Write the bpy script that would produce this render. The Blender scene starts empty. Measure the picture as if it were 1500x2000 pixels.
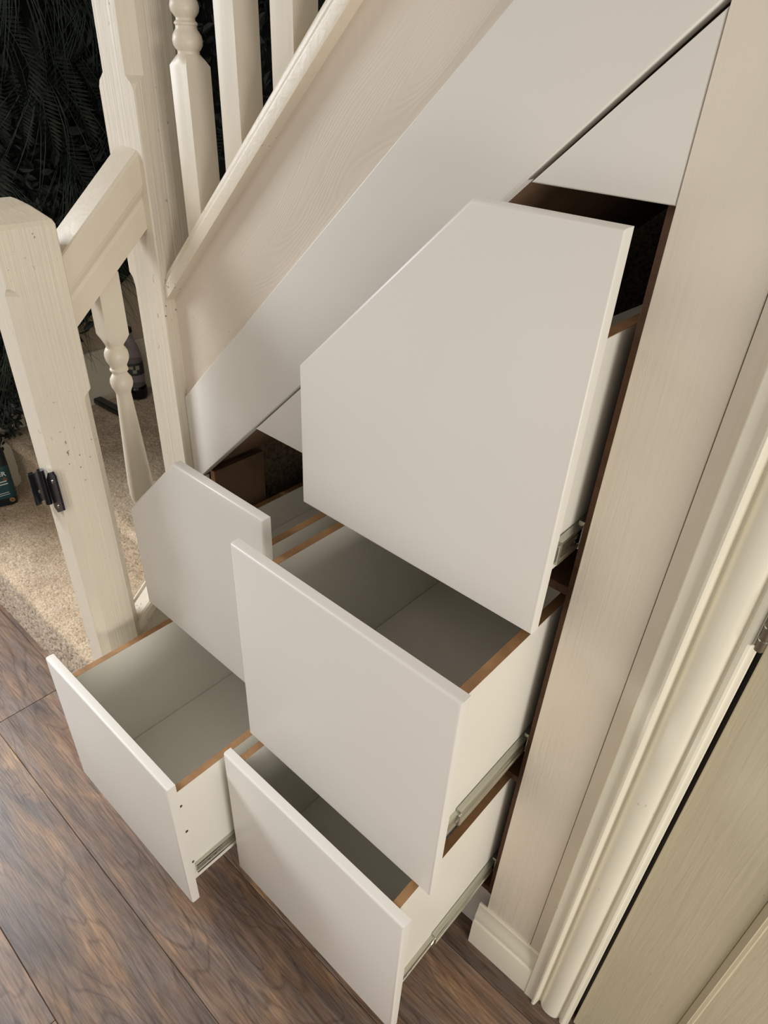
import bpy, bmesh, math, random
from mathutils import Vector, Matrix
random.seed(7)
C = bpy.context.scene.collection
SC = bpy.context.scene

# ------------------------------------------------------------------ camera
YAW, PITCH, ROLL, FPX = 0.7003, -0.5985, 0.0554, 1310.1
CAM = Vector((0.2598, -0.7277, 1.6604))
f_ = Vector((-math.sin(YAW)*math.cos(PITCH), math.cos(YAW)*math.cos(PITCH), math.sin(PITCH)))
r_ = Vector((math.cos(YAW), math.sin(YAW), 0))
u_ = r_.cross(f_)
r2 = r_*math.cos(ROLL) + u_*math.sin(ROLL)
u2 = -r_*math.sin(ROLL) + u_*math.cos(ROLL)
cam = bpy.data.cameras.new('camera'); camo = bpy.data.objects.new('camera', cam); C.objects.link(camo)
camo.matrix_world = Matrix(((r2.x, u2.x, -f_.x, CAM.x), (r2.y, u2.y, -f_.y, CAM.y), (r2.z, u2.z, -f_.z, CAM.z), (0, 0, 0, 1)))
cam.sensor_fit = 'HORIZONTAL'; cam.sensor_width = 36; cam.lens = FPX/1500*36
cam.clip_start = 0.02
SC.camera = camo
# ------------------------------------------------------------------ world, lights, exposure
w = bpy.data.worlds.new('world'); SC.world = w; w.use_nodes = True
w.node_tree.nodes['Background'].inputs[0].default_value = (1.0, 0.945, 0.87, 1)
w.node_tree.nodes['Background'].inputs[1].default_value = 0.40
def area(name, loc, target, sx, sy, power, col, spread=180):
    l = bpy.data.lights.new(name, 'AREA'); l.shape = 'RECTANGLE'; l.size = sx; l.size_y = sy
    l.energy = power; l.color = col; l.spread = math.radians(spread)
    o = bpy.data.objects.new(name, l); C.objects.link(o); o.location = loc
    o.rotation_euler = (Vector(target)-Vector(loc)).to_track_quat('-Z', 'Y').to_euler()
    return o
area('window_daylight', (-3.0, -1.10, 2.1), (-0.8, -0.6, 0.1), 0.8, 0.9, 20, (0.94, 0.97, 1.0), 86)
area('door_glazing_daylight', (-3.0, -0.72, 1.5), (-0.8, -0.5, 0.4), 0.7, 1.0, 8, (0.94, 0.97, 1.0))
area('side_room_daylight', (2.2, -0.85, 0.95), (-0.4, -0.25, 0.5), 1.0, 0.8, 34, (1.0, 0.96, 0.89))
area('low_front_fill', (-0.8, -2.3, 0.75), (-0.6, 0.0, 0.4), 1.2, 0.9, 3.5, (1.0, 0.97, 0.92))  # unseen fill, added to brighten the lower front faces
area('hall_ceiling_light', (-0.3, -1.3, 2.4), (-0.3, -1.0, 0), 0.7, 0.7, 3.0, (1.0, 0.9, 0.78))
vs = SC.view_settings
vs.view_transform = 'Standard'; vs.look = 'None'; vs.gamma = 1; vs.use_curve_mapping = False; vs.exposure = 0.0

# ------------------------------------------------------------------ materials
def lin(c): return tuple((x/12.92 if x <= .04045 else ((x+.055)/1.055)**2.4) for x in c)
def S(r, g, b): return lin((r/255, g/255, b/255)) + (1,)
def mat(name):
    m = bpy.data.materials.new(name); m.use_nodes = True
    nt = m.node_tree; return m, nt, nt.nodes['Principled BSDF']
def N(nt, t, **k):
    n = nt.nodes.new(t)
    for a, b in k.items(): setattr(n, a, b)
    return n
def coords(nt, scale=(1, 1, 1), rot=(0, 0, 0), kind='Object'):
    tc = N(nt, 'ShaderNodeTexCoord'); mp = N(nt, 'ShaderNodeMapping')
    m0 = N(nt, 'ShaderNodeMapping'); m0.inputs['Rotation'].default_value = rot; mp.inputs['Scale'].default_value = scale
    nt.links.new(tc.outputs[kind], m0.inputs[0]); nt.links.new(m0.outputs[0], mp.inputs[0]); return mp.outputs[0]
def noise(nt, vec, scale, detail=4, rough=.55, dist=0):
    n = N(nt, 'ShaderNodeTexNoise'); n.inputs['Scale'].default_value = scale; n.inputs['Detail'].default_value = detail
    n.inputs['Roughness'].default_value = rough; n.inputs['Distortion'].default_value = dist
    nt.links.new(vec, n.inputs['Vector']); return n.outputs[0]
def ramp(nt, fac, stops):
    r = N(nt, 'ShaderNodeValToRGB'); e = r.color_ramp.elements
    while len(e) < len(stops): e.new(.5)
    for el, (p, c) in zip(e, stops): el.position = p; el.color = c
    nt.links.new(fac, r.inputs[0]); return r.outputs[0]
def mix(nt, fac, a, b, mode='MIX'):
    m = N(nt, 'ShaderNodeMix', data_type='RGBA', blend_type=mode)
    for s, v in ((m.inputs[0], fac), (m.inputs[6], a), (m.inputs[7], b)):
        if hasattr(v, 'links') or hasattr(v, 'is_output'): nt.links.new(v, s)
        else: s.default_value = v
    return m.outputs[2]
def bump(nt, b, h, strength, dist=.002):
    n = N(nt, 'ShaderNodeBump'); n.inputs['Strength'].default_value = strength; n.inputs['Distance'].default_value = dist
    nt.links.new(h, n.inputs['Height']); nt.links.new(n.outputs[0], b.inputs['Normal'])
def math_(nt, op, a, b):
    m = N(nt, 'ShaderNodeMath', operation=op)
    for s, v in ((m.inputs[0], a), (m.inputs[1], b)):
        if hasattr(v, 'is_output'): nt.links.new(v, s)
        else: s.default_value = v
    return m.outputs[0]
def smooth_paint(name, col, rough=.38, var=.03, orange=.04):
    m, nt, b = mat(name); v = coords(nt)
    n = noise(nt, v, 3.0, 3)
    c2 = tuple(x*(1-var*2) for x in col[:3]) + (1,)
    nt.links.new(ramp(nt, n, [(.3, c2), (.7, col)]), b.inputs['Base Color'])
    b.inputs['Roughness'].default_value = rough
    bump(nt, b, noise(nt, v, 260, 2), orange, .001)
    return m
def grain_paint(name, col, scale, rot=(0, 0, 0), rough=.42, strength=.35, specks=.6, lines=False, thr=.735):
    """brush-painted timber: grain relief under the paint, a few specks and dents"""
    m, nt, b = mat(name); v = coords(nt, scale, rot); v0 = coords(nt)
    g = noise(nt, v, 1.0, 5, .6, .6)
    big = noise(nt, v0, 5.0, 3)
    base = ramp(nt, big, [(.3, tuple(x*.93 for x in col[:3])+(1,)), (.7, col)])
    sp = noise(nt, v0, 95, 2, .5)
    spot = ramp(nt, sp, [(thr, (0, 0, 0, 1)), (thr+.022, (1, 1, 1, 1))])
    patch = ramp(nt, noise(nt, v0, 7, 2), [(.52, (0, 0, 0, 1)), (.68, (1, 1, 1, 1))])
    mk = mix(nt, 1.0, spot, patch, 'MULTIPLY')
    fac = N(nt, 'ShaderNodeMath', operation='MULTIPLY'); fac.inputs[1].default_value = specks
    nt.links.new(mk, fac.inputs[0])
    nt.links.new(mix(nt, fac.outputs[0], base, S(98, 80, 60)), b.inputs['Base Color'])
    b.inputs['Roughness'].default_value = rough
    h = g
    if lines:
        # growth rings cut lengthwise, showing through the paint
        rn = noise(nt, coords(nt, (1.6, 9, 9), rot), 1.0, 2, .45, .4)
        tr = math_(nt, 'ABSOLUTE', math_(nt, 'SUBTRACT', math_(nt, 'FRACT', math_(nt, 'MULTIPLY', rn, 44.0), 0.0), .5), 0.0)
        h = math_(nt, 'ADD', math_(nt, 'MULTIPLY', tr, .8), math_(nt, 'MULTIPLY', g, .5))
    bump(nt, b, h, strength, .003)
    return m

M = {}
M['front'] = smooth_paint('satin_white_front', S(230, 225, 217), .36, .012, .03)
M['melamine'] = smooth_paint('white_melamine', S(234, 230, 219), .33, .02, .02)
M['newel'] = grain_paint('painted_newel_wood', S(231, 220, 201), (130, 130, 1.4), rough=.38, strength=.62, specks=.8, thr=.69)
M['rail'] = grain_paint('painted_rail_wood', S(230, 218, 198), (60, 4, 60), rough=.36, strength=.25, specks=.95, thr=.675)
M['spindle'] = grain_paint('painted_spindle_wood', S(228, 217, 198), (60, 60, 3), rough=.4, strength=.15, specks=.25)
M['stringer'] = grain_paint('painted_stringer_wood', S(225, 212, 196), (2.2, 60, 70), rot=(0, math.radians(43.7), 0), rough=.45, strength=.13, specks=.45, lines=True)
M['strip'] = grain_paint('painted_wall_board', S(232, 221, 204), (110, 110, 4), rough=.45, strength=.3, specks=.4)
M['trim'] = grain_paint('cream_gloss_trim', S(240, 233, 214), (90, 90, 2), rough=.3, strength=.1, specks=.55)
M['door'] = grain_paint('cream_painted_door', S(198, 187, 160), (120, 120, 5), rough=.4, strength=.35, specks=.85)
M['cream_wall'] = smooth_paint('cream_wall', S(205, 190, 165), .6, .04, .15)
def mdf(name, c1, c2, sc=(30, 30, 30), rough=.75):
    m, nt, b = mat(name); v = coords(nt, sc)
    n = noise(nt, v, 1.0, 5, .65)
    nt.links.new(ramp(nt, n, [(.3, c1), (.7, c2)]), b.inputs['Base Color']); b.inputs['Roughness'].default_value = rough
    bump(nt, b, noise(nt, coords(nt), 400, 2), .15, .001); return m
M['mdf'] = mdf('raw_mdf_edge', S(138, 101, 64), S(170, 129, 86), (25, 25, 120))
M['mdf_board'] = mdf('brown_board', S(112, 86, 64), S(140, 108, 80), (6, 6, 6))
M['mdf_shaded'] = mdf('shaded_brown_board', S(78, 52, 34), S(104, 72, 48), (25, 25, 60))  # brown board with the shade of the recessed edges put into its colour
M['raw_wood'] = mdf('raw_timber', S(150, 118, 84), S(180, 145, 106), (40, 6, 40))
def metal(name, col, rough, met=1.0):
    m, nt, b = mat(name); n = noise(nt, coords(nt, (300, 4, 300)), 1, 2)
    nt.links.new(ramp(nt, n, [(.3, tuple(x*.8 for x in col[:3])+(1,)), (.7, col)]), b.inputs['Base Color'])
    b.inputs['Metallic'].default_value = met; b.inputs['Roughness'].default_value = rough; return m
M['zinc'] = metal('zinc_plated_steel', S(208, 208, 196), .28)
M['black_steel'] = metal('black_lacquered_steel', S(26, 26, 32), .22, .25)
M['groove_tone'] = metal('groove_shade_metal', S(52, 50, 44), .4, .7)  # dark tone for the shade in the runner grooves
M['screw'] = metal('screw_steel', S(225, 222, 214), .2)
M['old_metal'] = metal('paint_smeared_hinge_metal', S(120, 110, 92), .4, .6)
M['dark_hole'] = mdf('screw_hole_dark', S(40, 32, 26), S(60, 48, 38))
M['black_plastic'] = smooth_paint('black_plastic', S(28, 28, 32), .35, .02, .03)
def laminate():
    m, nt, b = mat('brown_laminate_plank')
    oi = N(nt, 'ShaderNodeObjectInfo')
    tc = N(nt, 'ShaderNodeTexCoord')
    off = N(nt, 'ShaderNodeVectorMath', operation='SCALE'); off.inputs[0].default_value = (37.0, 11.0, 5.0)
    nt.links.new(oi.outputs['Random'], off.inputs['Scale'])
    ad = N(nt, 'ShaderNodeVectorMath', operation='ADD')
    nt.links.new(tc.outputs['Object'], ad.inputs[0]); nt.links.new(off.outputs[0], ad.inputs[1])
    def mp(s):
        q = N(nt, 'ShaderNodeMapping'); q.inputs['Scale'].default_value = s; nt.links.new(ad.outputs[0], q.inputs[0]); return q.outputs[0]
    # warped growth rings cut lengthwise
    warp = noise(nt, mp((2.2, 7.0, 1)), 1.0, 3, .5, .8)
    ringv = math_(nt, 'ADD', math_(nt, 'MULTIPLY', noise(nt, mp((1.3, 9, 1)), 1.0, 2, .45, .5), 9.0), math_(nt, 'MULTIPLY', warp, 2.0))
    ring = math_(nt, 'FRACT', math_(nt, 'MULTIPLY', ringv, 1.6), 0.0)
    tri = math_(nt, 'ABSOLUTE', math_(nt, 'SUBTRACT', ring, .5), 0.0)
    fine = noise(nt, mp((14, 230, 1)), 1.0, 4, .65, .2)
    streak = noise(nt, mp((2.0, 26, 1)), 1.0, 5, .6, .9)
    blot = noise(nt, mp((2.4, 8.5, 1)), 1.0, 4, .6, 1.0)
    col = ramp(nt, blot, [(.26, S(104, 87, 78)), (.42, S(142, 117, 99)), (.55, S(165, 132, 105)), (.72, S(222, 180, 136))])
    grey = ramp(nt, noise(nt, mp((3.0, 11, 1)), 1.0, 3, .5, 1.4), [(.40, (0, 0, 0, 1)), (.63, (1, 1, 1, 1))])
    gf = N(nt, 'ShaderNodeMath', operation='MULTIPLY'); gf.inputs[1].default_value = .7; nt.links.new(grey, gf.inputs[0])
    col = mix(nt, gf.outputs[0], col, S(136, 123, 118))
    col = mix(nt, .65, col, ramp(nt, streak, [(.3, (.42, .40, .39, 1)), (.62, (1, 1, 1, 1))]), 'MULTIPLY')
    col = mix(nt, .55, col, ramp(nt, tri, [(.0, (.40, .35, .32, 1)), (.13, (1, 1, 1, 1))]), 'MULTIPLY')
    col = mix(nt, .75, col, ramp(nt, fine, [(.34, (.45, .42, .40, 1)), (.60, (1.15, 1.13, 1.1, 1))]), 'MULTIPLY')
    hsv = N(nt, 'ShaderNodeHueSaturation'); nt.links.new(col, hsv.inputs['Color'])
    vv = math_(nt, 'ADD', math_(nt, 'MULTIPLY', oi.outputs['Random'], .25), .68); nt.links.new(vv, hsv.inputs['Value'])
    nt.links.new(hsv.outputs[0], b.inputs['Base Color'])
    nt.links.new(ramp(nt, streak, [(.3, (.36,)*3+(1,)), (.7, (.5,)*3+(1,))]), b.inputs['Roughness'])
    bump(nt, b, math_(nt, 'ADD', fine, math_(nt, 'MULTIPLY', streak, .7)), .22, .0012)
    return m
M['laminate'] = laminate()
M['subfloor'] = mdf('dark_joint', S(40, 30, 24), S(58, 44, 34))
def carpetm():
    m, nt, b = mat('beige_loop_carpet'); v = coords(nt)
    n = noise(nt, v, 190, 3, .6); st = noise(nt, v, 9, 4, .6)
    c = ramp(nt, n, [(.3, S(150, 128, 102)), (.5, S(198, 176, 148)), (.7, S(226, 208, 184))])
    c = mix(nt, .55, c, ramp(nt, st, [(.3, (.62, .57, .52, 1)), (.55, (1, 1, 1, 1))]), 'MULTIPLY')
    nt.links.new(c, b.inputs['Base Color']); b.inputs['Roughness'].default_value = .95
    b.inputs['Sheen Weight'].default_value = .2
    bump(nt, b, n, .6, .003); return m
M['carpet'] = carpetm()
def plasterm():
    m, nt, b = mat('rough_brown_plaster'); v = coords(nt)
    n = noise(nt, v, 90, 5, .7)
    nt.links.new(ramp(nt, n, [(.35, S(92, 78, 62)), (.6, S(150, 132, 108))]), b.inputs['Base Color']); b.inputs['Roughness'].default_value = .9
    bump(nt, b, n, 1.0, .008); return m
M['plaster'] = plasterm()
def leafm(name, c1, c2):
    m, nt, b = mat(name); oi = N(nt, 'ShaderNodeObjectInfo')
    n = noise(nt, coords(nt), 40, 3)
    c = ramp(nt, n, [(.3, c1), (.7, c2)])
    h = N(nt, 'ShaderNodeHueSaturation'); nt.links.new(c, h.inputs['Color'])
    nt.links.new(math_(nt, 'ADD', math_(nt, 'MULTIPLY', oi.outputs['Random'], .9), .45), h.inputs['Value'])
    nt.links.new(h.outputs[0], b.inputs['Base Color']); b.inputs['Roughness'].default_value = .5; return m
M['fern'] = leafm('dark_fern_green', S(34, 44, 38), S(54, 66, 54))
M['grass'] = leafm('dark_grass_green', S(36, 50, 40), S(60, 78, 64))
M['ivy'] = leafm('blackish_leaf_green', S(15, 21, 20), S(30, 40, 36))
M['backing'] = mdf('black_green_backing', S(14, 18, 17), S(22, 28, 26), (8, 8, 8))
M['dark_wall'] = smooth_paint('dark_green_wall', S(34, 42, 34), .7, .05, .1)
M['label_teal'] = smooth_paint('teal_label', S(30, 76, 82), .4, .1, .02)
M['label_dark'] = smooth_paint('dark_bottle_plastic', S(20, 34, 42), .3, .05, .02)
M['white_print'] = smooth_paint('white_print', S(225, 228, 226), .5, .01, .01)
M['brown_print'] = smooth_paint('brown_print', S(128, 78, 48), .5, .05, .01)
M['gold_print'] = smooth_paint('gold_print', S(166, 134, 78), .5, .05, .01)
M['cola'] = smooth_paint('dark_drink', S(18, 14, 16), .12, .02, .01)
m, nt, b = mat('clear_plastic'); b.inputs['Base Color'].default_value = S(200, 190, 196); b.inputs['Transmission Weight'].default_value = .75
b.inputs['Roughness'].default_value = .12; b.inputs['IOR'].default_value = 1.2
nt.links.new(ramp(nt, noise(nt, coords(nt), 20, 2), [(.3, S(186, 178, 186)), (.7, S(208, 200, 204))]), b.inputs['Base Color']); M['clear'] = m
M['label_grey'] = smooth_paint('grey_label', S(60, 62, 64), .4, .1, .02)
M['label_pale'] = smooth_paint('pale_label', S(160, 160, 138), .4, .1, .02)

# ------------------------------------------------------------------ mesh helpers
ORIG = {}
def finish(name, bm, m, parent=None, smooth=False, autosmooth=None):
    bmesh.ops.remove_doubles(bm, verts=bm.verts, dist=1e-6)
    bmesh.ops.recalc_face_normals(bm, faces=bm.faces)
    o3 = ORIG.get(parent.name, Vector()) if parent else Vector()
    if parent: bmesh.ops.translate(bm, verts=bm.verts, vec=-o3)
    me = bpy.data.meshes.new(name); bm.to_mesh(me); bm.free()
    me.materials.append(M[m] if isinstance(m, str) else m)
    if smooth:
        for p in me.polygons: p.use_smooth = True
        if autosmooth: me.set_sharp_from_angle(angle=math.radians(autosmooth))
    o = bpy.data.objects.new(name, me); C.objects.link(o)
    if parent: o.parent = parent; ORIG[o.name] = o3
    return o
def tag(o, label=None, cat=None, group=None, kind=None):
    for k, v in (('label', label), ('category', cat), ('group', group), ('kind', kind)):
        if v: o[k] = v
    return o
def thing(name, label, cat, loc, group=None):
    o = bpy.data.objects.new(name, None); C.objects.link(o); o.location = loc; o.empty_display_size = .05
    ORIG[o.name] = Vector(loc); return tag(o, label, cat, group)
def box(bm, x0, x1, y0, y1, z0, z1, bev=0, seg=1):
    vs_ = [bm.verts.new((x, y, z)) for x in (x0, x1) for y in (y0, y1) for z in (z0, z1)]
    F = [(0, 1, 3, 2), (4, 6, 7, 5), (0, 4, 5, 1), (2, 3, 7, 6), (0, 2, 6, 4), (1, 5, 7, 3)]
    fs = [bm.faces.new([vs_[i] for i in f]) for f in F]
    if bev:
        es = list({e for f in fs for e in f.edges})
        bmesh.ops.bevel(bm, geom=es, offset=bev, segments=seg, affect='EDGES', profile=.5)
def extrude_poly(bm, pts, axis, a0, a1, bev=0, seg=2, only=None):
    """closed polygon swept along an axis; pts are the other two coordinates in axis order"""
    def mk(p, a):
        if axis == 0: return (a, p[0], p[1])
        if axis == 1: return (p[0], a, p[1])
        return (p[0], p[1], a)
    A = [bm.verts.new(mk(p, a0)) for p in pts]; B = [bm.verts.new(mk(p, a1)) for p in pts]
    n = len(pts); fa = bm.faces.new(A); fb = bm.faces.new(B[::-1])
    side = [bm.faces.new([A[i], B[i], B[(i+1) % n], A[(i+1) % n]]) for i in range(n)]
    if bev:
        es = set(fa.edges)
        if only != 'front': es |= set(fb.edges)
        if only == 'all' or only == 'front+':
            for s in side: es |= set(s.edges)
        bmesh.ops.bevel(bm, geom=list(es), offset=bev, segments=seg, affect='EDGES', profile=.5)
def ring_loft(bm, rings, cap=True):
    """rings: list of lists of points, all the same length"""
    R = [[bm.verts.new(p) for p in r] for r in rings]; n = len(R[0])
    for a, b2 in zip(R, R[1:]):
        for i in range(n): bm.faces.new([a[i], a[(i+1) % n], b2[(i+1) % n], b2[i]])
    if cap:
        bm.faces.new(R[0][::-1]); bm.faces.new(R[-1])
def lathe_rings(cx, cy, prof, n=24): return [[(cx+r*math.cos(2*math.pi*i/n), cy+r*math.sin(2*math.pi*i/n), z) for i in range(n)] for r, z in prof]
def cyl(bm, p0, p1, r, n=12):
    p0, p1 = Vector(p0), Vector(p1); d = (p1-p0).normalized(); a = d.orthogonal().normalized(); b2 = d.cross(a)
    ring_loft(bm, [[tuple(p+a*r*math.cos(2*math.pi*i/n)+b2*r*math.sin(2*math.pi*i/n)) for i in range(n)] for p in (p0, p1)])
def nb(): return bmesh.new()

# ------------------------------------------------------------------ floor of laminate planks
bm = nb(); box(bm, -2.6, 1.4, -2.0, 0.9, -.03, -.0072)
floor = tag(finish('floor', bm, 'subfloor'), kind='structure')
PITCH_Y = .2213
rows = {-1.1617-PITCH_Y: [.1], -1.1617: [-.1], -.9404: [-.55], -.719: [-1.75, -.2+.02], -.4977: [-1.367], -.2763: [-.86], -.055: [-1.45], .1663: [-.3]}
plank_meshes = {}
def plank(x0, x1, y0):
    L = round(x1-x0, 3)
    if L not in plank_meshes:
        b2 = nb(); box(b2, 0, L, .0004, PITCH_Y-.0004, -.008, 0, .0011, 1)
        me = bpy.data.meshes.new('plank'); bmesh.ops.recalc_face_normals(b2, faces=b2.faces); b2.to_mesh(me); b2.free()
        me.materials.append(M['laminate']); plank_meshes[L] = me
    o = bpy.data.objects.new('plank', plank_meshes[L]); C.objects.link(o); o.location = (x0, y0, 0); o.parent = floor
PL = 1.383
rows[-.719] = [-1.62]
for y0, js in rows.items():
    js0 = js[0]
    while js0 > -2.5: js0 -= PL
    x = js0
    while x < 1.3:
        a, b_ = max(x, -2.55), min(x+PL, 1.35)
        if b_-a > .05: plank(a+.0004, b_-.0004, y0)
        x += PL

# ------------------------------------------------------------------ walls and the understair void
bm = nb(); box(bm, -2.32, -2.22, -.36, 1.05, 0, 2.6)
wl = tag(finish('wall_left', bm, 'cream_wall'), kind='structure')
bm = nb(); extrude_poly(bm, [(-.30, .0), (.95, .0), (.95, .66), (.03, .66), (-.10, .345), (-.30, .345)], 0, -2.22, -2.203, .002, 1)
tag(finish('baseboard_left', bm, 'trim'), kind='structure')
bm = nb(); box(bm, -2.22, .25, .95, 1.05, 0, 2.6)
tag(finish('wall_back', bm, 'dark_wall'), kind='structure')
bm = nb(); box(bm, -.96, .11, .88, .93, 0, 1.75)
tag(finish('wall_understair', bm, 'plaster'), kind='structure')
bm = nb(); box(bm, -.985, -.925, .165, .88, 0, 1.05)
tag(finish('wall_newel_side', bm, 'plaster'), kind='structure')
# painted boards on the right of the cabinet
wr = bpy.data.objects.new('wall_right', None); C.objects.link(wr); wr['kind'] = 'structure'; ORIG[wr.name] = Vector()
bm = nb(); box(bm, .0, .1072, .0, .022, .0, 2.3, .0008); finish('board', bm, 'strip', wr)
bm = nb(); box(bm, .1082, .2318, .0005, .022, .0, 2.3, .0004); finish('board', bm, 'strip', wr)
bm = nb(); box(bm, .0, .231, .03, .09, .0, 2.3); finish('stud_wall', bm, 'plaster', wr)
# skirting board
prof = [(.0, 0), (-.018, 0), (-.018, .088), (-.0165, .0915), (-.0128, .0935), (-.0128, .0965), (-.0138, .102), (-.0135, .109), (-.0118, .117), (-.009, .126), (-.0068, .134), (-.0062, .141), (-.0058, .147), (-.0035, .150), (.0, .150)]
bm = nb(); extrude_poly(bm, prof, 0, -.017, .134)
tag(finish('baseboard_right', bm, 'trim', smooth=True, autosmooth=30), kind='structure')
# architrave
ap = [(.133, .0), (.133, -.0185), (.1345, -.0195), (.1525, -.0195), (.1535, -.0235), (.1555, -.0258), (.1585, -.0262), (.1612, -.0245), (.1626, -.0195), (.1638, -.0125), (.1655, -.0088), (.1680, -.0080)]
for i in range(9):
    a = math.pi*(i+.6)/10
    ap.append((.1900-.0205*math.cos(a), -.0082-.0112*math.sin(a)))
ap += [(.2122, -.0085), (.2138, -.0090), (.2152, -.0135), (.2178, -.0158), (.2212, -.0165), (.2245, -.0152), (.2258, -.0128), (.2278, -.0115), (.2312, -.0112), (.2322, -.0095), (.2322, .0)]
bm = nb(); extrude_poly(bm, ap, 2, 0, 2.2)
tag(finish('trim_1', bm, 'trim', smooth=True, autosmooth=28), kind='structure')
# door lining, coloured black for the shade in the gap, and door
bm = nb(); box(bm, .2325, .2375, .022, .08, 0, 2.1); tag(finish('trim_2', bm, 'black_plastic'), kind='structure')
door = bpy.data.objects.new('door_1', None); C.objects.link(door); door.location = (.2385, .03, 0); door['kind'] = 'structure'; ORIG[door.name] = Vector(door.location)
DX0, DX1, DY = .2385, 1.0, .002
bm = nb(); box(bm, DX0, .3795, DY, DY+.038, .006, 2.05, .0015); finish('stile', bm, 'door', door)
bm = nb(); box(bm, .86, DX1, DY, DY+.038, .006, 2.05, .0015); finish('stile', bm, 'door', door)
for z0, z1 in ((.006, .2), (.9, 1.03), (1.9, 2.05)):
    bm = nb(); box(bm, .3795, .86, DY, DY+.038, z0, z1, .0008); finish('rail', bm, 'door', door)
for z0, z1 in ((.2, .9), (1.03, 1.9)):
    # moulded frame round a raised panel
    pf = [(0, 0), (.003, -.005), (.008, -.0085), (.0095, -.0075), (.0100, -.0045), (.0145, -.004), (.0155, -.0015), (.0195, .002), (.0210, .0075), (.0225, .0100), (.040, .0140), (.0530, .0165), (.0540, .0115), (.0590, .0080)]
    bm = nb(); rings = []
    for d, yy in pf:
        rings.append([(.3795+d, DY+yy, z0+d), (.86-d, DY+yy, z0+d), (.86-d, DY+yy, z1-d), (.3795+d, DY+yy, z1-d)])
    ring_loft(bm, rings); finish('panel', bm, 'door', door, smooth=True, autosmooth=20)
bm = nb(); cyl(bm, (.2335, -.016, 1.115), (.2335, -.016, 1.185), .0052, 14)
hg = finish('hinge', bm, 'old_metal', door, smooth=True, autosmooth=40); hg['label'] = 'painted butt hinge knuckle in the gap'
bm = nb(); box(bm, .2265, .2345, -.0165, -.0135, 1.118, 1.182, .0006)
for k in range(3): cyl(bm, (.2335, -.016, 1.1305+k*.0195), (.2335, -.016, 1.1325+k*.0195), .0058, 14)
finish('hinge_leaf', bm, 'screw', hg)

# ------------------------------------------------------------------ understair panels (fixed)
SL = .9665
def dtop(x): return 1.028+.955*(x+.9363)
def dbot(x): return .859+.9677*(x+.8881)
bm = nb(); extrude_poly(bm, [(-.9365, dbot(-.9365)), (-.0005, dbot(-.0005)), (-.0005, dtop(-.0005)), (-.9365, dtop(-.9365))], 1, .0, .018, .0035, 3, 'front')
tag(finish('sloping_panel', bm, 'front', smooth=True, autosmooth=50), 'long smooth white panel sloping along underneath the stair stringer', 'panel')
g = .006
bm = nb(); extrude_poly(bm, [(-.1672, 1.5492), (-.0008, 1.5492), (-.0008, 1.7085)], 1, .0, .018, .004, 3, 'front')
tag(finish('triangular_panel', bm, 'front', smooth=True, autosmooth=50), 'narrow white triangular panel above the topmost open drawer', 'panel', 'fixed triangular panels')
bm = nb(); extrude_poly(bm, [(-.6963, 1.0408), (-.4475, 1.0408), (-.4475, 1.0408+.2488*SL)], 1, .0, .018, .004, 3, 'front')
tag(finish('triangular_panel', bm, 'front', smooth=True, autosmooth=50), 'white triangular panel half hidden behind the left edge of the topmost drawer', 'panel', 'fixed triangular panels')
bm = nb(); extrude_poly(bm, [(-.9365, 0), (-.902, 0), (-.902, dbot(-.902)-.004), (-.9365, dbot(-.9365)-.004)], 1, .0, .018, .001, 1)
tag(finish('filler_strip', bm, 'front'), 'narrow white upright filler strip beside the taller newel post', 'panel')

# ------------------------------------------------------------------ carcass
cab = thing('drawer_cabinet', 'brown raw-edged understair cabinet carcass holding the open drawers', 'cabinet', (-.449, .28, 0))
YC0, YC1 = .020, .60
bm = nb(); box(bm, -.015, -.0004, YC0, .87, .165, 1.69, .0006); finish('side_panel', bm, 'mdf_shaded', cab)
bm = nb(); box(bm, -.4535, -.4385, YC0, YC1, .165, 1.262, .0006); finish('divider', bm, 'mdf_board', cab)
bm = nb(); box(bm, -.8985, -.884, YC0+.0006, .163, .165, .853, .0006); finish('side_panel', bm, 'mdf_board', cab)
bm = nb(); box(bm, -.8987, -.8838, YC0-.0016, YC0+.0008, .165, .8535, .0003); finish('side_lipping', bm, 'raw_wood', cab)
bm = nb(); box(bm, -.922, -.914, YC0, .163, .165, .96, .0006); finish('side_board', bm, 'mdf_board', cab)
for x0, x1, z0 in ((-.4385, -.015, 1.0195), (-.4385, -.015, .5625), (-.8828, -.4537, .5625), (-.4385, -.015, .165), (-.8828, -.4537, .165)):
    bm = nb(); box(bm, x0, x1, YC0+.001, YC1, z0, z0+.015, .0006); finish('shelf', bm, 'mdf_shaded', cab)
bm = nb(); box(bm, -.90, -.0005, .022, .036, .0, .164, .0006); finish('plinth', bm, 'front', cab)
# sloping soffit board under the stair, raw timber
bm = nb(); extrude_poly(bm, [(-.90, dbot(-.90)+.012), (-.016, dbot(-.016)+.012), (-.016, dbot(-.016)+.03), (-.90, dbot(-.90)+.03)], 1, .02, .875)
finish('soffit_board', bm, 'mdf_board', cab)

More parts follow.
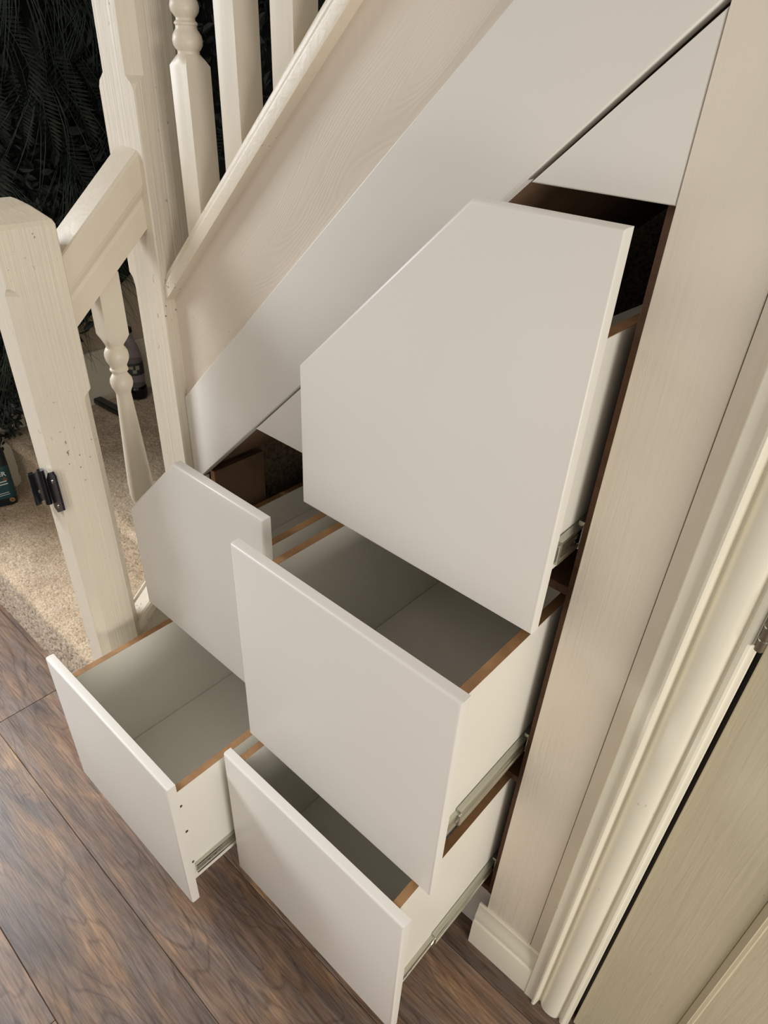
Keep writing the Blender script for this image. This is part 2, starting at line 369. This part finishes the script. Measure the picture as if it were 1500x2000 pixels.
# ------------------------------------------------------------------ drawers
TH = .018; SD = .015
def runner_profile(h, d, ribs=True):
    """C section: x out from the mounting face, z about the middle"""
    t = .0012; hh = h/2
    pts = [(0, -hh), (d, -hh), (d, -hh+.0055), (d-.0022, -hh+.0072), (.0026, -hh+.0085)]
    if ribs: pts += [(.0020, -.0060), (.0066, -.0042), (.0066, -.0012), (.0046, 0), (.0066, .0012), (.0066, .0042), (.0020, .0060)]
    pts += [(.0026, hh-.0085), (d-.0022, hh-.0072), (d, hh-.0055), (d, hh), (0, hh)]
    return pts
def runner(root, xbox, side, zc, yf, ymid):
    """telescopic runner on one drawer side (side=+1 right face, -1 left face)"""
    def sec(name, h, d, x0, y0, y1, par):
        b2 = nb(); extrude_poly(b2, [(x0+side*px, zc+pz) for px, pz in runner_profile(h, d)], 1, y0, y1)
        return finish(name, b2, 'zinc', par)
    inner = sec('runner', .030, .0075, xbox, yf+.030, yf+.505, root)
    sec('middle_member', .0385, .0098, xbox+side*.0012, ymid, ymid+.48, inner)
    for sz in (-1, 1):  # thin dark strips laid in the grooves as painted shade
        b2 = nb(); xa_, xb_ = sorted((xbox+side*.0032, xbox+side*.0042)); za, zb2 = sorted((zc+sz*.0068, zc+sz*.0104))
        box(b2, xa_, xb_, ymid+.004, ymid+.47, za, zb2); finish('groove_shade', b2, 'groove_tone', inner)
    b2 = nb(); extrude_poly(b2, [(xbox+side*(.0128-px), zc+pz) for px, pz in runner_profile(.0455, .0095, False)], 1, .024, .53)
    sec2 = finish('outer_member', b2, 'zinc', inner)
    # slots, rivets and end stop
    x = xbox+side*.0060
    for yy in (yf+.06, yf+.075, yf+.14):
        b2 = nb(); cyl(b2, (x-side*.001, yy, zc), (x+side*.0012, yy, zc), .0028, 10); finish('rivet', b2, 'screw', inner)
    b2 = nb(); box(b2, min(xbox+side*.002, xbox+side*.0112), max(xbox+side*.002, xbox+side*.0112), ymid-.004, ymid+.004, zc-.014, zc+.014, .001)
    finish('end_stop', b2, 'zinc', inner)
def drawer(label, xl, xr, yf, z0, z1, bl, br, bz0, bzl, bzr, rz, ymid, slope=None, screws=False, group='open understair drawers'):
    """slope=(zl, xs): the left top corner is cut from (xl, zl) up to (xs, z1)"""
    root = thing('drawer', label, 'drawer', ((xl+xr)/2, yf+.25, z0), group)
    poly = [(xl, z0), (xr, z0), (xr, z1)] + ([(slope[1], z1), (xl, slope[0])] if slope else [(xl, z1)])
    b2 = nb(); extrude_poly(b2, poly, 1, yf, yf+TH, .005, 3, 'front')
    finish('front_panel', b2, 'front', root, smooth=True, autosmooth=50)
    yb0, yb1 = yf+TH, yf+TH+.56
    def side_panel(x0, x1, zt, inner_right):
        b3 = nb(); box(b3, x0, x1, yb0+.0005, yb1, bz0, zt, .0005)
        o = finish('side_panel', b3, 'melamine', root)
        b3 = nb(); box(b3, x0+.0002, x1-.0002, yb0+.001, yb1, zt-.0002, zt+.0006)
        e = finish('raw_top_edge', b3, 'mdf', o); e['label'] = 'brown raw board edge'
        return o
    side_panel(bl, bl+SD, bzl, True); side_panel(br-SD, br, bzr, False)
    zb = min(bzl, bzr)
    b2 = nb(); extrude_poly(b2, [(bl+SD, bz0), (br-SD, bz0), (br-SD, bzr), (bl+SD, bzl)], 1, yb1-SD, yb1); bk = finish('back_panel', b2, 'melamine', root)
    b2 = nb(); extrude_poly(b2, [(bl+SD, bz0), (br-SD, bz0), (br-SD, bzr-.0005), (bl+SD, bzl-.0005)], 1, yb0+.0004, yb0+.0064); fr = finish('inner_front', b2, 'melamine', root)
    if bzl == bzr:
        b2 = nb(); box(b2, bl+SD+.0005, br-SD-.0005, yb0+.0006, yb0+.0062, bzr-.0006, bzr+.0005); finish('raw_top_edge', b2, 'mdf', fr)
    b2 = nb(); box(b2, bl+SD+.0011, br-SD-.0011, yb0+.007, yb1-SD-.001, bz0+.006, bz0+.015); finish('bottom_panel', b2, 'melamine', root)
    runner(root, br, 1, rz, yf, ymid); runner(root, bl, -1, rz, yf, ymid)
    if screws:
        for zz, dy in ((z0+.30, .006), (z0+.215, .007), (z0+.105, .0065)):
            b2 = nb(); cyl(b2, (br-.0005, yb0+dy+.003, zz), (br+.0004, yb0+dy+.003, zz), .0034, 12); s_ = finish('screw_hole', b2, 'dark_hole', root)
            b2 = nb(); cyl(b2, (br+.0002, yb0+dy+.0038, zz-.0006), (br+.0008, yb0+dy+.0038, zz-.0006), .0020, 10); finish('screw', b2, 'screw', s_)
    return root
XA, XB, XC, XD = -.8981, -.4494, -.4424, -.0006
drawer('topmost open drawer, tall white front with a sloping upper left corner', XC, XD, -.1066, 1.0385, 1.5417, -.4255, -.028, 1.085, 1.155, 1.413, 1.125, -.035, (1.2787, -.1716))
drawer('left-hand open drawer with a white five-sided sloping front beside the taller newel', XA, XB, -.1873, .5802, 1.0358, -.866, -.4665, .625, .726, .961, .667, -.10, (.8444, -.6992))
drawer('open white rectangular drawer in the middle, directly below the topmost drawer', XC, XD, -.2566, .5796, 1.0330, -.4255, -.028, .640, .972, .976, .672, -.172)
drawer('lower left open white drawer pulled farthest out over the floor planks', XA, XB, -.4336, .1840, .5788, -.866, -.4665, .225, .530, .530, .2665, -.22, screws=True)
drawer('bottom right open white drawer nearest the door, close above the floor', XC, XD, -.3189, .1833, .5782, -.4255, -.028, .225, .5625, .5625, .2665, -.178)

# ------------------------------------------------------------------ staircase
st = thing('staircase', 'cream painted staircase with turned spindles, newel posts and beige carpeted steps', 'staircase', (-.99, .0, 0))
RB = .951
def rz(x): return 1.278+RB*(x+.8947)      # lower front edge of the base rail
# main stringer
bm = nb(); extrude_poly(bm, [(-.9372, .88), (.25, .88+1.187*.955), (.25, rz(.25)+.012), (-.9372, rz(-.9372)+.012)], 1, .0085, .040)
finish('stringer', bm, 'stringer', st)
# base rail, moulded, swept along the slope
def sloped(profile, x0, x1, zf, name, m, parent):
    """profile in (y, dz) swept along x with height zf(x)"""
    b2 = nb(); ring_loft(b2, [[(x, y, zf(x)+dz) for y, dz in profile] for x in (x0, x1)]); return finish(name, b2, m, parent, smooth=True, autosmooth=25)
brp = [(-.0125, 0), (-.0125, .024), (-.0105, .031), (-.0072, .036), (-.0068, .041), (-.003, .050), (.003, .054), (.046, .054), (.054, .047), (.058, .030), (.058, 0)]
sloped(brp, -.937, .25, rz, 'base_rail', 'rail', st)
# newel posts: square section whose corners are chamfered between the blocks
def newel(name, x0, x1, y0, y1, segs, label, cap=None):
    """segs: list of (z, (c00, c10, c11, c01)) chamfers of the corners in order (x0y0, x1y0, x1y1, x0y1)"""
    b2 = nb(); rings = []
    def ring(z, cs, inset=0):
        a0, a1, b0, b1 = x0+inset, x1-inset, y0+inset, y1-inset
        c = [max(q, .002) for q in cs]
        return [(a0, b0+c[0], z), (a0+c[0], b0, z), (a1-c[1], b0, z), (a1, b0+c[1], z), (a1, b1-c[2], z), (a1-c[2], b1, z), (a0+c[3], b1, z), (a0, b1-c[3], z)]
    for z, cs in segs: rings.append(ring(z, cs))
    if cap:
        for z, ins in cap: rings.append(ring(z, (.002,)*4, ins))
    ring_loft(b2, rings)
    o = finish(name, b2, 'newel', st); o['label'] = label; return o
K = .017; Z4 = (0, 0, 0, 0); A4 = (K,)*4
n1 = newel('newel_post', -1.040, -.940, -.2986, -.1955,
      [(0, A4), (1.085, A4), (1.092, (K, K, K*.9, K*.9)), (1.105, (K, K, 0, 0)), (1.296, (K, K, 0, 0)), (1.304, (K*.75, K*.75, 0, 0)), (1.311, (K*.2, K*.2, 0, 0)), (1.318, Z4), (1.401, Z4)],
      'shorter square newel post with a bevelled top', cap=[(1.408, .003), (1.428, .024), (1.437, .037)])
n2 = newel('newel_post', -1.052, -.9372, -.018, .093,
      [(0, (K, 0, 0, K)), (1.245, (K, 0, 0, K)), (1.262, (K*.7, 0, 0, K*.7)), (1.272, Z4), (1.590, Z4), (1.600, (K*.4,)*4), (1.612, (.022,)*4), (2.05, (.022,)*4), (2.07, Z4), (2.2, Z4)],
      'taller newel post at the foot of the main flight')
def peg(p, d, par):
    p, d = Vector(p), Vector(d); b2 = nb(); cyl(b2, p-d*.002, p+d*.0006, .0068, 18); finish('peg', b2, 'newel', par)
peg((-.940, -.2216, 1.2501), (1, 0, 0), n1); peg((-.9372, .0058, 1.46), (1, 0, 0), n2); peg((-.985, -.018, 1.135), (0, -1, 0), n2)
# spindles
def spindle(cx, cy, zb_l, zb_r, segs, s=.0228):
    """square blocks and turned parts; segs: ('sq', z) or ('rd', r, z); bottom sloped from zb_l (left) to zb_r (right)"""
    n = 24; b2 = nb(); rings = []
    def sq(z, half, zl=None, zr=None):
        out = []
        for i in range(n):
            a = 2*math.pi*i/n; c_, s_ = math.cos(a), math.sin(a); k = half/max(abs(c_), abs(s_))
            zz = z if zl is None else (zl if c_ < 0 else zr)
            if zl is not None: zz = zl+(zr-zl)*(c_*k+half)/(2*half)
            out.append((cx+c_*k, cy+s_*k, zz))
        return out
    def rd(z, r): return [(cx+r*math.cos(2*math.pi*i/n), cy+r*math.sin(2*math.pi*i/n), z) for i in range(n)]
    def blend(z, half, r, t):
        return [tuple(Vector(a)*(1-t)+Vector(b3)*t) for a, b3 in zip(sq(z, half), rd(z, r))]
    rings.append(sq(0, s, zb_l, zb_r))
    for q in segs:
        if q[0] == 'sq': rings.append(sq(q[1], s))
        elif q[0] == 'bl': rings.append(blend(q[3], s, q[1], q[2]))
        else: rings.append(rd(q[2], q[1]))
    ring_loft(b2, rings); return finish('spindle', b2, 'spindle', st, smooth=True, autosmooth=32)
def turned(zt, up=1, k=1.0):
    """turning that starts at a block shoulder at height zt and goes up (or down, up=-1)"""
    def z(d): return zt+up*d*k
    q = [('sq', z(0)), ('bl', .0205, .55, z(.010)), ('bl', .0185, .85, z(.017)), ('rd', .0172, z(.021)), ('rd', .0172, z(.026)), ('rd', .0195, z(.029)), ('rd', .0228, z(.036)), ('rd', .0236, z(.044)), ('rd', .0222, z(.053)), ('rd', .0188, z(.060)),
         ('rd', .0168, z(.064)), ('rd', .0165, z(.069)), ('rd', .0182, z(.0715)), ('rd', .0182, z(.0745)), ('rd', .0150, z(.078)), ('rd', .0148, z(.082)), ('rd', .0175, z(.086)), ('rd', .0215, z(.093)), ('rd', .0226, z(.101)), ('rd', .0210, z(.110)), ('rd', .0176, z(.117)), ('rd', .0160, z(.121))]
    return q
SY = .0278
def top_turn(z0, z1):
    return [('rd', .0150, z0), ('rd', .0185, z0+.12), ('rd', .0205, z0+.22), ('rd', .0150, z1-.06), ('rd', .013, z1)]
for xc in (-.813, -.686, -.561, -.436, -.311):
    cx = xc-.0228; zt = 1.630+RB*(xc+.813)
    spindle(cx, SY, rz(cx-.0228)+.05, rz(cx+.0228)+.05, turned(zt, 1, .76)+top_turn(zt+.10, zt+.60))
# short spindle between the newels, hanging shape reversed: block on top, vase below
sp_t = [('rd', .015, .735), ('rd', .0215, .742), ('rd', .0225, .752), ('rd', .018, .762), ('rd', .0178, .768), ('rd', .0262, .80), ('rd', .0268, .835), ('rd', .0235, .90), ('rd', .0195, .975), ('rd', .0160, 1.035), ('rd', .0150, 1.052)]
tz = 1.178
dn = turned(tz, -1)[::-1]
spindle(-.990, -.108, .56, .56, [('sq', .705), ('bl', .018, .8, .72)] + sp_t + dn + [('sq', 1.30)], .0225)
# handrail joining the newels (rises towards the taller one)
HS = .885
def hz(y): return 1.2100+HS*(y+.1955)
hr = [(-.961, 0), (-.9585, .002), (-.9585, .047), (-.9600, .052), (-.9605, .056), (-.9585, .061), (-.9545, .069), (-.9525, .078), (-.9525, .127), (-.9540, .1305), (-.9580, .133), (-.978, .1352)]
hp = hr + [(-1.98-x, dz) for x, dz in hr[::-1]]
bm = nb(); ring_loft(bm, [[(x, y, hz(y)+dz) for x, dz in hp] for y in (-.1960, -.0175)])
finish('handrail', bm, 'rail', st, smooth=True, autosmooth=14)
# upper handrail over the main flight (runs out of the frame)
bm = nb(); ring_loft(bm, [[(x, yy+.99+SY, rz(x)+.83+dz) for yy, dz in hp] for x in (-.937, .25)])
finish('handrail', bm, 'rail', st, smooth=True, autosmooth=14)
# short string and base rail between the newels
def bz(y): return .448+HS*(y+.1955)
bm = nb(); ring_loft(bm, [[(x, y, bz(y)+dz) for x, dz in [(-.957, 0), (-.957, .022), (-.961, .030), (-.967, .033), (-.970, .027), (-1.010, .027), (-1.013, .033), (-1.019, .030), (-1.023, .022), (-1.023, 0)]] for y in (-.196, -.0175)])
finish('base_rail', bm, 'rail', st, smooth=True, autosmooth=25)
bm = nb(); extrude_poly(bm, [(-.1960, 0), (-.0175, 0), (-.0175, bz(-.0175)+.005), (-.1960, bz(-.196)+.005)], 0, -1.006, -.974)
finish('stringer', bm, 'newel', st)

# carpeted steps: one continuous carpet over two risers and treads with a bumpy loop pile
R1, R2, RISE = -.258, .022, .225
def arc(cy, cz, r, a0, a1, n): return [(cy+r*math.cos(math.radians(a0+(a1-a0)*i/n)), cz+r*math.sin(math.radians(a0+(a1-a0)*i/n))) for i in range(n+1)]
path = [(R1-.004, 0), (R1-.001, RISE-.07)] + arc(R1+.026, RISE-.028, .0275, 184, 90, 6) + [(R2-.012, RISE), (R2, RISE+.012), (R2, 2*RISE-.05)] + arc(R2+.002, 2*RISE-.022, .022, 200, 90, 5) + [(.945, 2*RISE)]
STEP = .0058
pts = []
for (a0, b0), (a1, b1) in zip(path, path[1:]):
    L = math.hypot(a1-a0, b1-b0); k = max(1, int(L/(STEP if a0 < .35 else .012)))
    for i in range(k): pts.append((a0+(a1-a0)*i/k, b0+(b1-b0)*i/k))
pts.append(path[-1])
x0c, x1c = -2.203, -1.022
nx = int((x1c-x0c)/STEP)
rnd = random.Random(3)
verts = []; faces = []
npts = len(pts)
for j, (y, z) in enumerate(pts):
    ya, za = pts[max(0, j-1)]; yb, zb_ = pts[min(npts-1, j+1)]
    ny, nz = -(zb_-za), (yb-ya); l = math.hypot(ny, nz) or 1; ny /= l; nz /= l
    for i in range(nx+1):
        x = x0c+(x1c-x0c)*i/nx
        h = (rnd.random()-.35)*.0066 + .002*math.sin(x*23+y*11)*math.sin(y*31-x*7)
        if j == 0: h = 0
        verts.append((x+(rnd.random()-.5)*.002+.99, y+ny*h, max(0, z+nz*h)))
for j in range(npts-1):
    for i in range(nx):
        a = j*(nx+1)+i; faces.append((a, a+1, a+nx+2, a+nx+1))
me = bpy.data.meshes.new('carpet'); me.from_pydata(verts, [], faces); me.materials.append(M['carpet'])
for p in me.polygons: p.use_smooth = True
o = bpy.data.objects.new('carpet', me); C.objects.link(o); o.parent = st; o['label'] = 'beige loop-pile stair carpet'
# solid step cores under the carpet
bm = nb(); box(bm, -2.2, -1.025, R1+.014, .94, 0, RISE-.006); finish('step_core', bm, 'raw_wood', st)
bm = nb(); box(bm, -2.2, -1.06, R2+.012, .94, RISE-.006, 2*RISE-.006); finish('step_core', bm, 'raw_wood', st)

# ------------------------------------------------------------------ hinge left on the newel
hroot = thing('gate_hinge', 'black steel gate hinge screwed to the shorter newel post', 'hinge', (-.965, -.2995, .90))
bm = nb(); extrude_poly(bm, [(-.986, .857), (-.974, .850), (-.940, .872), (-.940, .952), (-.950, .958), (-.974, .945), (-.988, .925)], 1, -.3035, -.2992, .0008, 1); finish('fixed_leaf', bm, 'black_steel', hroot)
bm = nb(); extrude_poly(bm, [(-1.000, .874), (-1.034, .850), (-1.036, .918), (-1.000, .942)], 1, -.3130, -.3095, .0008, 1); finish('swing_leaf', bm, 'black_steel', hroot)
bm = nb(); cyl(bm, (-.994, -.308, .866), (-.994, -.308, .946), .0066, 16); finish('knuckle', bm, 'black_steel', hroot, smooth=True, autosmooth=40)
bm = nb(); box(bm, -1.041, -1.033, -.3205, -.308, .845, .922, .0015); finish('lip', bm, 'black_steel', hroot)
for x, z in ((-.958, .932), (-.962, .871), (-1.018, .885)):
    bm = nb(); yy = -.3035 if x > -1 else -.313
    cyl(bm, (x, yy-.0012, z), (x, yy+.001, z), .0034, 12); finish('screw', bm, 'screw', hroot)

# ------------------------------------------------------------------ things left on the steps
# green cleaning bottle beside the skirting
bx, by, bz_ = -2.122, -.088, RISE+.004
broot = thing('product_bottle', 'dark teal plastic bottle with white lettering on the lower carpeted step', 'bottle', (bx, by, bz_))
def rrect(cx, cy, wx, wy, r, z, n=5, rot=0):
    out = []
    for sx, sy, a0 in ((1, 1, 0), (-1, 1, 90), (-1, -1, 180), (1, -1, 270)):
        for i in range(n+1):
            a = math.radians(a0+90*i/n); x = sx*(wx/2-r)+r*math.cos(a); y = sy*(wy/2-r)+r*math.sin(a)
            out.append((cx+x*math.cos(rot)-y*math.sin(rot), cy+x*math.sin(rot)+y*math.cos(rot), z))
    return out
ROT = math.radians(68)
W, D = .105, .06
bm = nb(); ring_loft(bm, [rrect(bx, by, W*k, D*k, .022*k, bz_+z, rot=ROT) for k, z in ((.93, 0), (1, .006), (1, .19), (.97, .205), (.8, .222), (.45, .236), (.32, .240), (.32, .25))])
bt = finish('bottle_body', bm, 'label_dark', broot, smooth=True, autosmooth=40)
bm = nb(); ring_loft(bm, [rrect(bx, by, .036, .036, .0175, bz_+z, rot=ROT) for z in (.250, .285)]); finish('cap', bm, 'black_plastic', broot, smooth=True, autosmooth=40)
bm = nb(); ring_loft(bm, [rrect(bx, by, W+.001, D+.001, .0222, bz_+z, rot=ROT) for z in (.030, .160)]); finish('label_band', bm, 'label_teal', broot, smooth=True, autosmooth=40)
nrm = Vector((math.sin(ROT), -math.cos(ROT), 0)); tx = Vector((math.cos(ROT), math.sin(ROT), 0))
def on_label(u, v, out=.0012): return Vector((bx, by, bz_)) + tx*u + nrm*(D/2+out) + Vector((0, 0, v))
def text(body, size, u, v, m, parent, align='RIGHT', tilt=0):
    cu = bpy.data.curves.new('lettering', 'FONT'); cu.body = body; cu.size = size; cu.align_x = align; cu.extrude = .0003; cu.offset = size*.012
    to = bpy.data.objects.new('lettering_tmp', cu); C.objects.link(to)
    dg = bpy.context.evaluated_depsgraph_get(); me2 = bpy.data.meshes.new_from_object(to.evaluated_get(dg)); bpy.data.objects.remove(to)
    p = on_label(u, v); zz = Vector((0, 0, 1))
    mw = Matrix(((tx.x, 0, nrm.x, p.x), (tx.y, 0, nrm.y, p.y), (tx.z, 1, nrm.z, p.z), (0, 0, 0, 1))) @ Matrix.Rotation(tilt, 4, 'Z')
    me2.transform(mw); me2.transform(Matrix.Translation(-ORIG[broot.name])); me2.materials.clear(); me2.materials.append(M[m])
    lo = bpy.data.objects.new('lettering', me2); C.objects.link(lo); lo.parent = parent; return lo
text('ER', .024, .041, .124, 'white_print', bt)
def print_line(u0, u1, v, h, tilt=.12):
    # small print too fine to read: a run of short white strokes
    b2 = nb(); n_ = max(2, int((u1-u0)/(h*.9)))
    p = on_label((u0+u1)/2, v, .0012); dx = tx*((u1-u0)/2)+Vector((0, 0, tilt*(u1-u0)/2)); up = Vector((0, 0, h/2))
    ring_loft(b2, [[tuple(p-dx-up+q), tuple(p+dx-up+q), tuple(p+dx+up+q), tuple(p-dx+up+q)] for q in (nrm*-.0003, nrm*.0003)])
    return finish('printed_line', b2, 'white_print', bt)
for u0, u1, v, h in ((.004, .016, .1515, .004), (.007, .018, .1445, .003), (.012, .037, .1010, .0035), (.008, .039, .0900, .0035), (.0, .034, .054, .002), (-.006, .036, .046, .0018)): print_line(u0, u1, v, h)
def disc(u, v, r, m, out, name):
    b2 = nb(); p = on_label(u, v, out); cyl(b2, p-nrm*.0004, p+nrm*.0004, r, 20); return finish(name, b2, m, bt)
disc(.037, .022, .009, 'gold_print', .0008, 'round_seal'); disc(.037, .022, .0045, 'brown_print', .0014, 'round_seal')
disc(.034, .110, .007, 'brown_print', .0003, 'emblem')
for lo_ in [q for q in bt.children if q.name.startswith('lettering')]: lo_['label'] = 'white printed lettering'

# drink bottle on the upper step by the wall
cx, cy, cz = -2.145, .528, 2*RISE+.004
droot = thing('drink_bottle', 'clear plastic drink bottle with dark drink in its base by the stair wall', 'bottle', (cx, cy, cz))
bm = nb(); ring_loft(bm, lathe_rings(cx, cy, [(.026, 0), (.034, .004), (.037, .018), (.037, .048), (.034, .054)])); finish('dark_base', bm, 'cola', droot, smooth=True, autosmooth=45)
bm = nb(); ring_loft(bm, lathe_rings(cx, cy, [(.033, .054), (.034, .075), (.036, .098), (.036, .165), (.034, .185), (.026, .215), (.015, .245), (.0125, .262), (.0125, .275)]));
for v_ in bm.verts: v_.co.z += cz
for o_ in (bpy.data.objects.get('dark_base'),):
    for v_ in o_.data.vertices: v_.co.z += cz
finish('bottle_body', bm, 'clear', droot, smooth=True, autosmooth=45)
bm = nb(); ring_loft(bm, [[(x, y, z+cz) for x, y, z in r] for r in lathe_rings(cx, cy, [(.0368, .105), (.0368, .155)])], cap=False); lb = finish('label_band', bm, 'label_grey', droot, smooth=True)
bm = nb(); ring_loft(bm, [[(x, y, z+cz) for x, y, z in r] for r in lathe_rings(cx, cy, [(.0150, .272), (.0150, .290)])]); finish('cap', bm, 'black_plastic', droot, smooth=True, autosmooth=45)
for a, z0, dz in ((-40, .115, .014), (-20, .128, .018), (-58, .132, .012)):
    bm = nb()
    A = [math.radians(a+k*6) for k in range(5)]
    ring = [[(cx+.0373*math.cos(q), cy+.0373*math.sin(q), cz+z0) for q in A], [(cx+.0373*math.cos(q), cy+.0373*math.sin(q), cz+z0+dz) for q in A]]
    V = [[bm.verts.new(p) for p in r] for r in ring]
    for i in range(4): bm.faces.new([V[0][i], V[0][i+1], V[1][i+1], V[1][i]])
    finish('label_print', bm, 'label_pale', lb)
# black bar lying on the carpet
bm = nb(); p0 = Vector((-2.13, .385, 0)); d = Vector((1, .05, 0)).normalized(); q = Vector((-d.y, d.x, 0))
L_, W_, H_ = .20, .034, .022
rings = []
for t in (-.5, .5):
    c = p0+d*L_*t
    rings.append([tuple(c+q*a+Vector((0, 0, 2*RISE+.0045+h))) for a, h in ((-W_/2, 0), (W_/2, 0), (W_/2, H_), (-W_/2, H_))])
ring_loft(bm, rings)
bmesh.ops.bevel(bm, geom=list(bm.edges), offset=.003, segments=2, affect='EDGES')
tag(finish('black_bar', bm, 'black_plastic'), 'short black bar lying on the carpet behind the balustrade', 'bar')

# ------------------------------------------------------------------ artificial plant wall
pw = thing('plant_wall', 'dark green artificial plant wall with ferns and grasses above the stairs', 'plant wall', (-2.2, .3, .8))
bm = nb(); extrude_poly(bm, [(-.36, .42), (.0, .52), (.12, .62), (.45, .82), (.95, 1.15), (.95, 2.5), (-.36, 2.5)], 0, -2.219, -2.195)
finish('backing_mat', bm, 'backing', pw)
bm = nb(); box(bm, -2.19, -.2, .925, .949, .9, 2.5); finish('backing_mat', bm, 'backing', pw)
rl = random.Random(11)
def mesh_from(bm, name, m):
    bmesh.ops.recalc_face_normals(bm, faces=bm.faces); me = bpy.data.meshes.new(name); bm.to_mesh(me); bm.free(); me.materials.append(M[m]); return me
# every plant is modelled hanging down from its root (0,0,0), out from the wall along +X
def fern_mesh(seed):
    r = random.Random(seed); b2 = nb(); L = .26; n = 22
    def P(t): return Vector((.035+.055*math.sin(t*2.2), (r.random()-.5)*.002, -L*t))
    pr = [P(i/n) for i in range(n+1)]
    for i in range(n):
        a, c = pr[i], pr[i+1]; wv = Vector((0, .0016, 0))
        b2.faces.new([b2.verts.new(a-wv), b2.verts.new(a+wv), b2.verts.new(c+wv*.7), b2.verts.new(c-wv*.7)])
        t = i/n; ln = .058*(math.sin(math.pi*min(1, .22+t*.78))**.8)*(1-.25*t)
        for s in (-1, 1):
            tip = a+Vector((.006+.01*r.random(), s*ln, -.018-.012*t)); mid = (a+tip)/2; up = Vector((.003, 0, .0046)); dnv = Vector((-.001, 0, -.0052))
            b2.faces.new([b2.verts.new(a+up*.3), b2.verts.new(mid+up), b2.verts.new(tip), b2.verts.new(mid+dnv), b2.verts.new(a+dnv*.3)])
    return mesh_from(b2, 'fern_frond', 'fern')
def grass_mesh(seed):
    r = random.Random(seed); b2 = nb()
    for k in range(20):
        a = math.radians(-90+r.uniform(-62, 62)); L = r.uniform(.2, .36); wd = r.uniform(.0012, .0026); o_ = r.uniform(.04, .12)
        prev = None
        for i in range(7):
            t = i/6; p = Vector((.01+o_*math.sin(t*math.pi*.75), L*t*math.cos(a)*(1-.15*t), L*t*math.sin(a)-.05*t*t)); w_ = Vector((.3*wd, wd, 0))*(1-t*.85)
            cur = (b2.verts.new(p-w_), b2.verts.new(p+w_))
            if prev: b2.faces.new([prev[0], prev[1], cur[1], cur[0]])
            prev = cur
    return mesh_from(b2, 'grass_tuft', 'grass')
def ivy_mesh(seed):
    r = random.Random(seed); b2 = nb()
    for k in range(34):
        c = Vector((r.uniform(.005, .07), r.uniform(-.09, .09), r.uniform(-.1, .1))); sz = r.uniform(.010, .026)
        n_ = Vector((1, r.uniform(-.9, .9), r.uniform(-.5, .9))).normalized(); t1 = n_.orthogonal().normalized(); t1.rotate(Matrix.Rotation(r.random()*6.3, 3, n_)); t2 = n_.cross(t1)
        sh = [(-1, 0, 0), (-.45, .42, .12), (.25, .40, .12), (1, 0, -.15), (.25, -.40, .12), (-.45, -.42, .12)]
        V = [b2.verts.new(c+t1*sz*u+t2*sz*v+n_*sz*h) for u, v, h in sh]; ct = b2.verts.new(c-n_*sz*.05)
        for i in range(6): b2.faces.new([V[i], V[(i+1) % 6], ct])
    return mesh_from(b2, 'leaf_cluster', 'ivy')
ferns = [fern_mesh(i) for i in range(3)]; grasses = [grass_mesh(20+i) for i in range(4)]; ivies = [ivy_mesh(40+i) for i in range(4)]
def put(me, name, p, wall, tilt, sc):
    o = bpy.data.objects.new(name, me); C.objects.link(o); o.parent = pw
    rz_ = 0 if wall == 'L' else -math.pi/2
    o.rotation_euler = (tilt, 0, 0) if wall == 'L' else (Matrix.Rotation(rz_, 4, 'Z') @ Matrix.Rotation(tilt, 4, 'X')).to_euler()
    o.location = Vector(p)-ORIG[pw.name]; o.scale = (sc,)*3
def low(y): return .40+.86*max(0, y) if y > 0 else .40+.12*y
cnt = 0
for i in range(190):
    y = rl.uniform(-.30, .92); z = low(y)+(.16 if y > .15 else .07)+rl.random()**1.2*1.35
    put(rl.choice(ivies), 'leaf_cluster', (-2.195, y, z), 'L', rl.uniform(-3, 3), rl.uniform(.8, 1.25))
for i in range(34):
    y = rl.uniform(-.28, .90); z = low(y)+.30+rl.random()*1.2
    put(rl.choice(ferns), 'fern_frond', (-2.19, y, z), 'L', rl.uniform(-.5, .5), rl.uniform(.75, 1.15))
for i in range(46):
    y = rl.uniform(-.28, .90); z = low(y)+.22+rl.random()*1.25
    put(rl.choice(grasses), 'grass_tuft', (-2.19, y, z), 'L', rl.uniform(-.3, .3), rl.uniform(.7, 1.1))
for (y, z, s, tl) in ((.36, .955, .85, .1), (.47, .98, .8, .25), (.06, .66, .7, -.1), (-.03, .62, .62, .1)):
    put(grasses[0], 'grass_tuft', (-2.185, y, z), 'L', tl, s)
for y, z, s_, tl in ((.345, 1.60, .95, .05), (.415, 1.63, 1.0, .28), (.50, 1.60, .85, .35), (.30, 1.58, .8, -.12)):
    put(ferns[0], 'fern_frond', (-2.165, y, z), 'L', tl, s_)
for y, z, s_, tl in ((.37, 1.86, 1.05, .1), (.50, 1.92, 1.1, .3), (.44, 1.33, .75, .1), (.20, 1.30, .9, -.2), (.10, .80, .7, 0)):
    put(grasses[1], 'grass_tuft', (-2.165, y, z), 'L', tl, s_)
for i in range(70):
    x = rl.uniform(-2.1, -.9); z = 1.0+rl.random()*1.2
    put(rl.choice(ivies), 'leaf_cluster', (x, .925, z), 'B', rl.uniform(-3, 3), rl.uniform(.8, 1.2))
for i in range(22):
    x = rl.uniform(-2.1, -.9); z = 1.2+rl.random()*1.0
    put(rl.choice(ferns), 'fern_frond', (x, .92, z), 'B', rl.uniform(-.5, .5), rl.uniform(.8, 1.1))
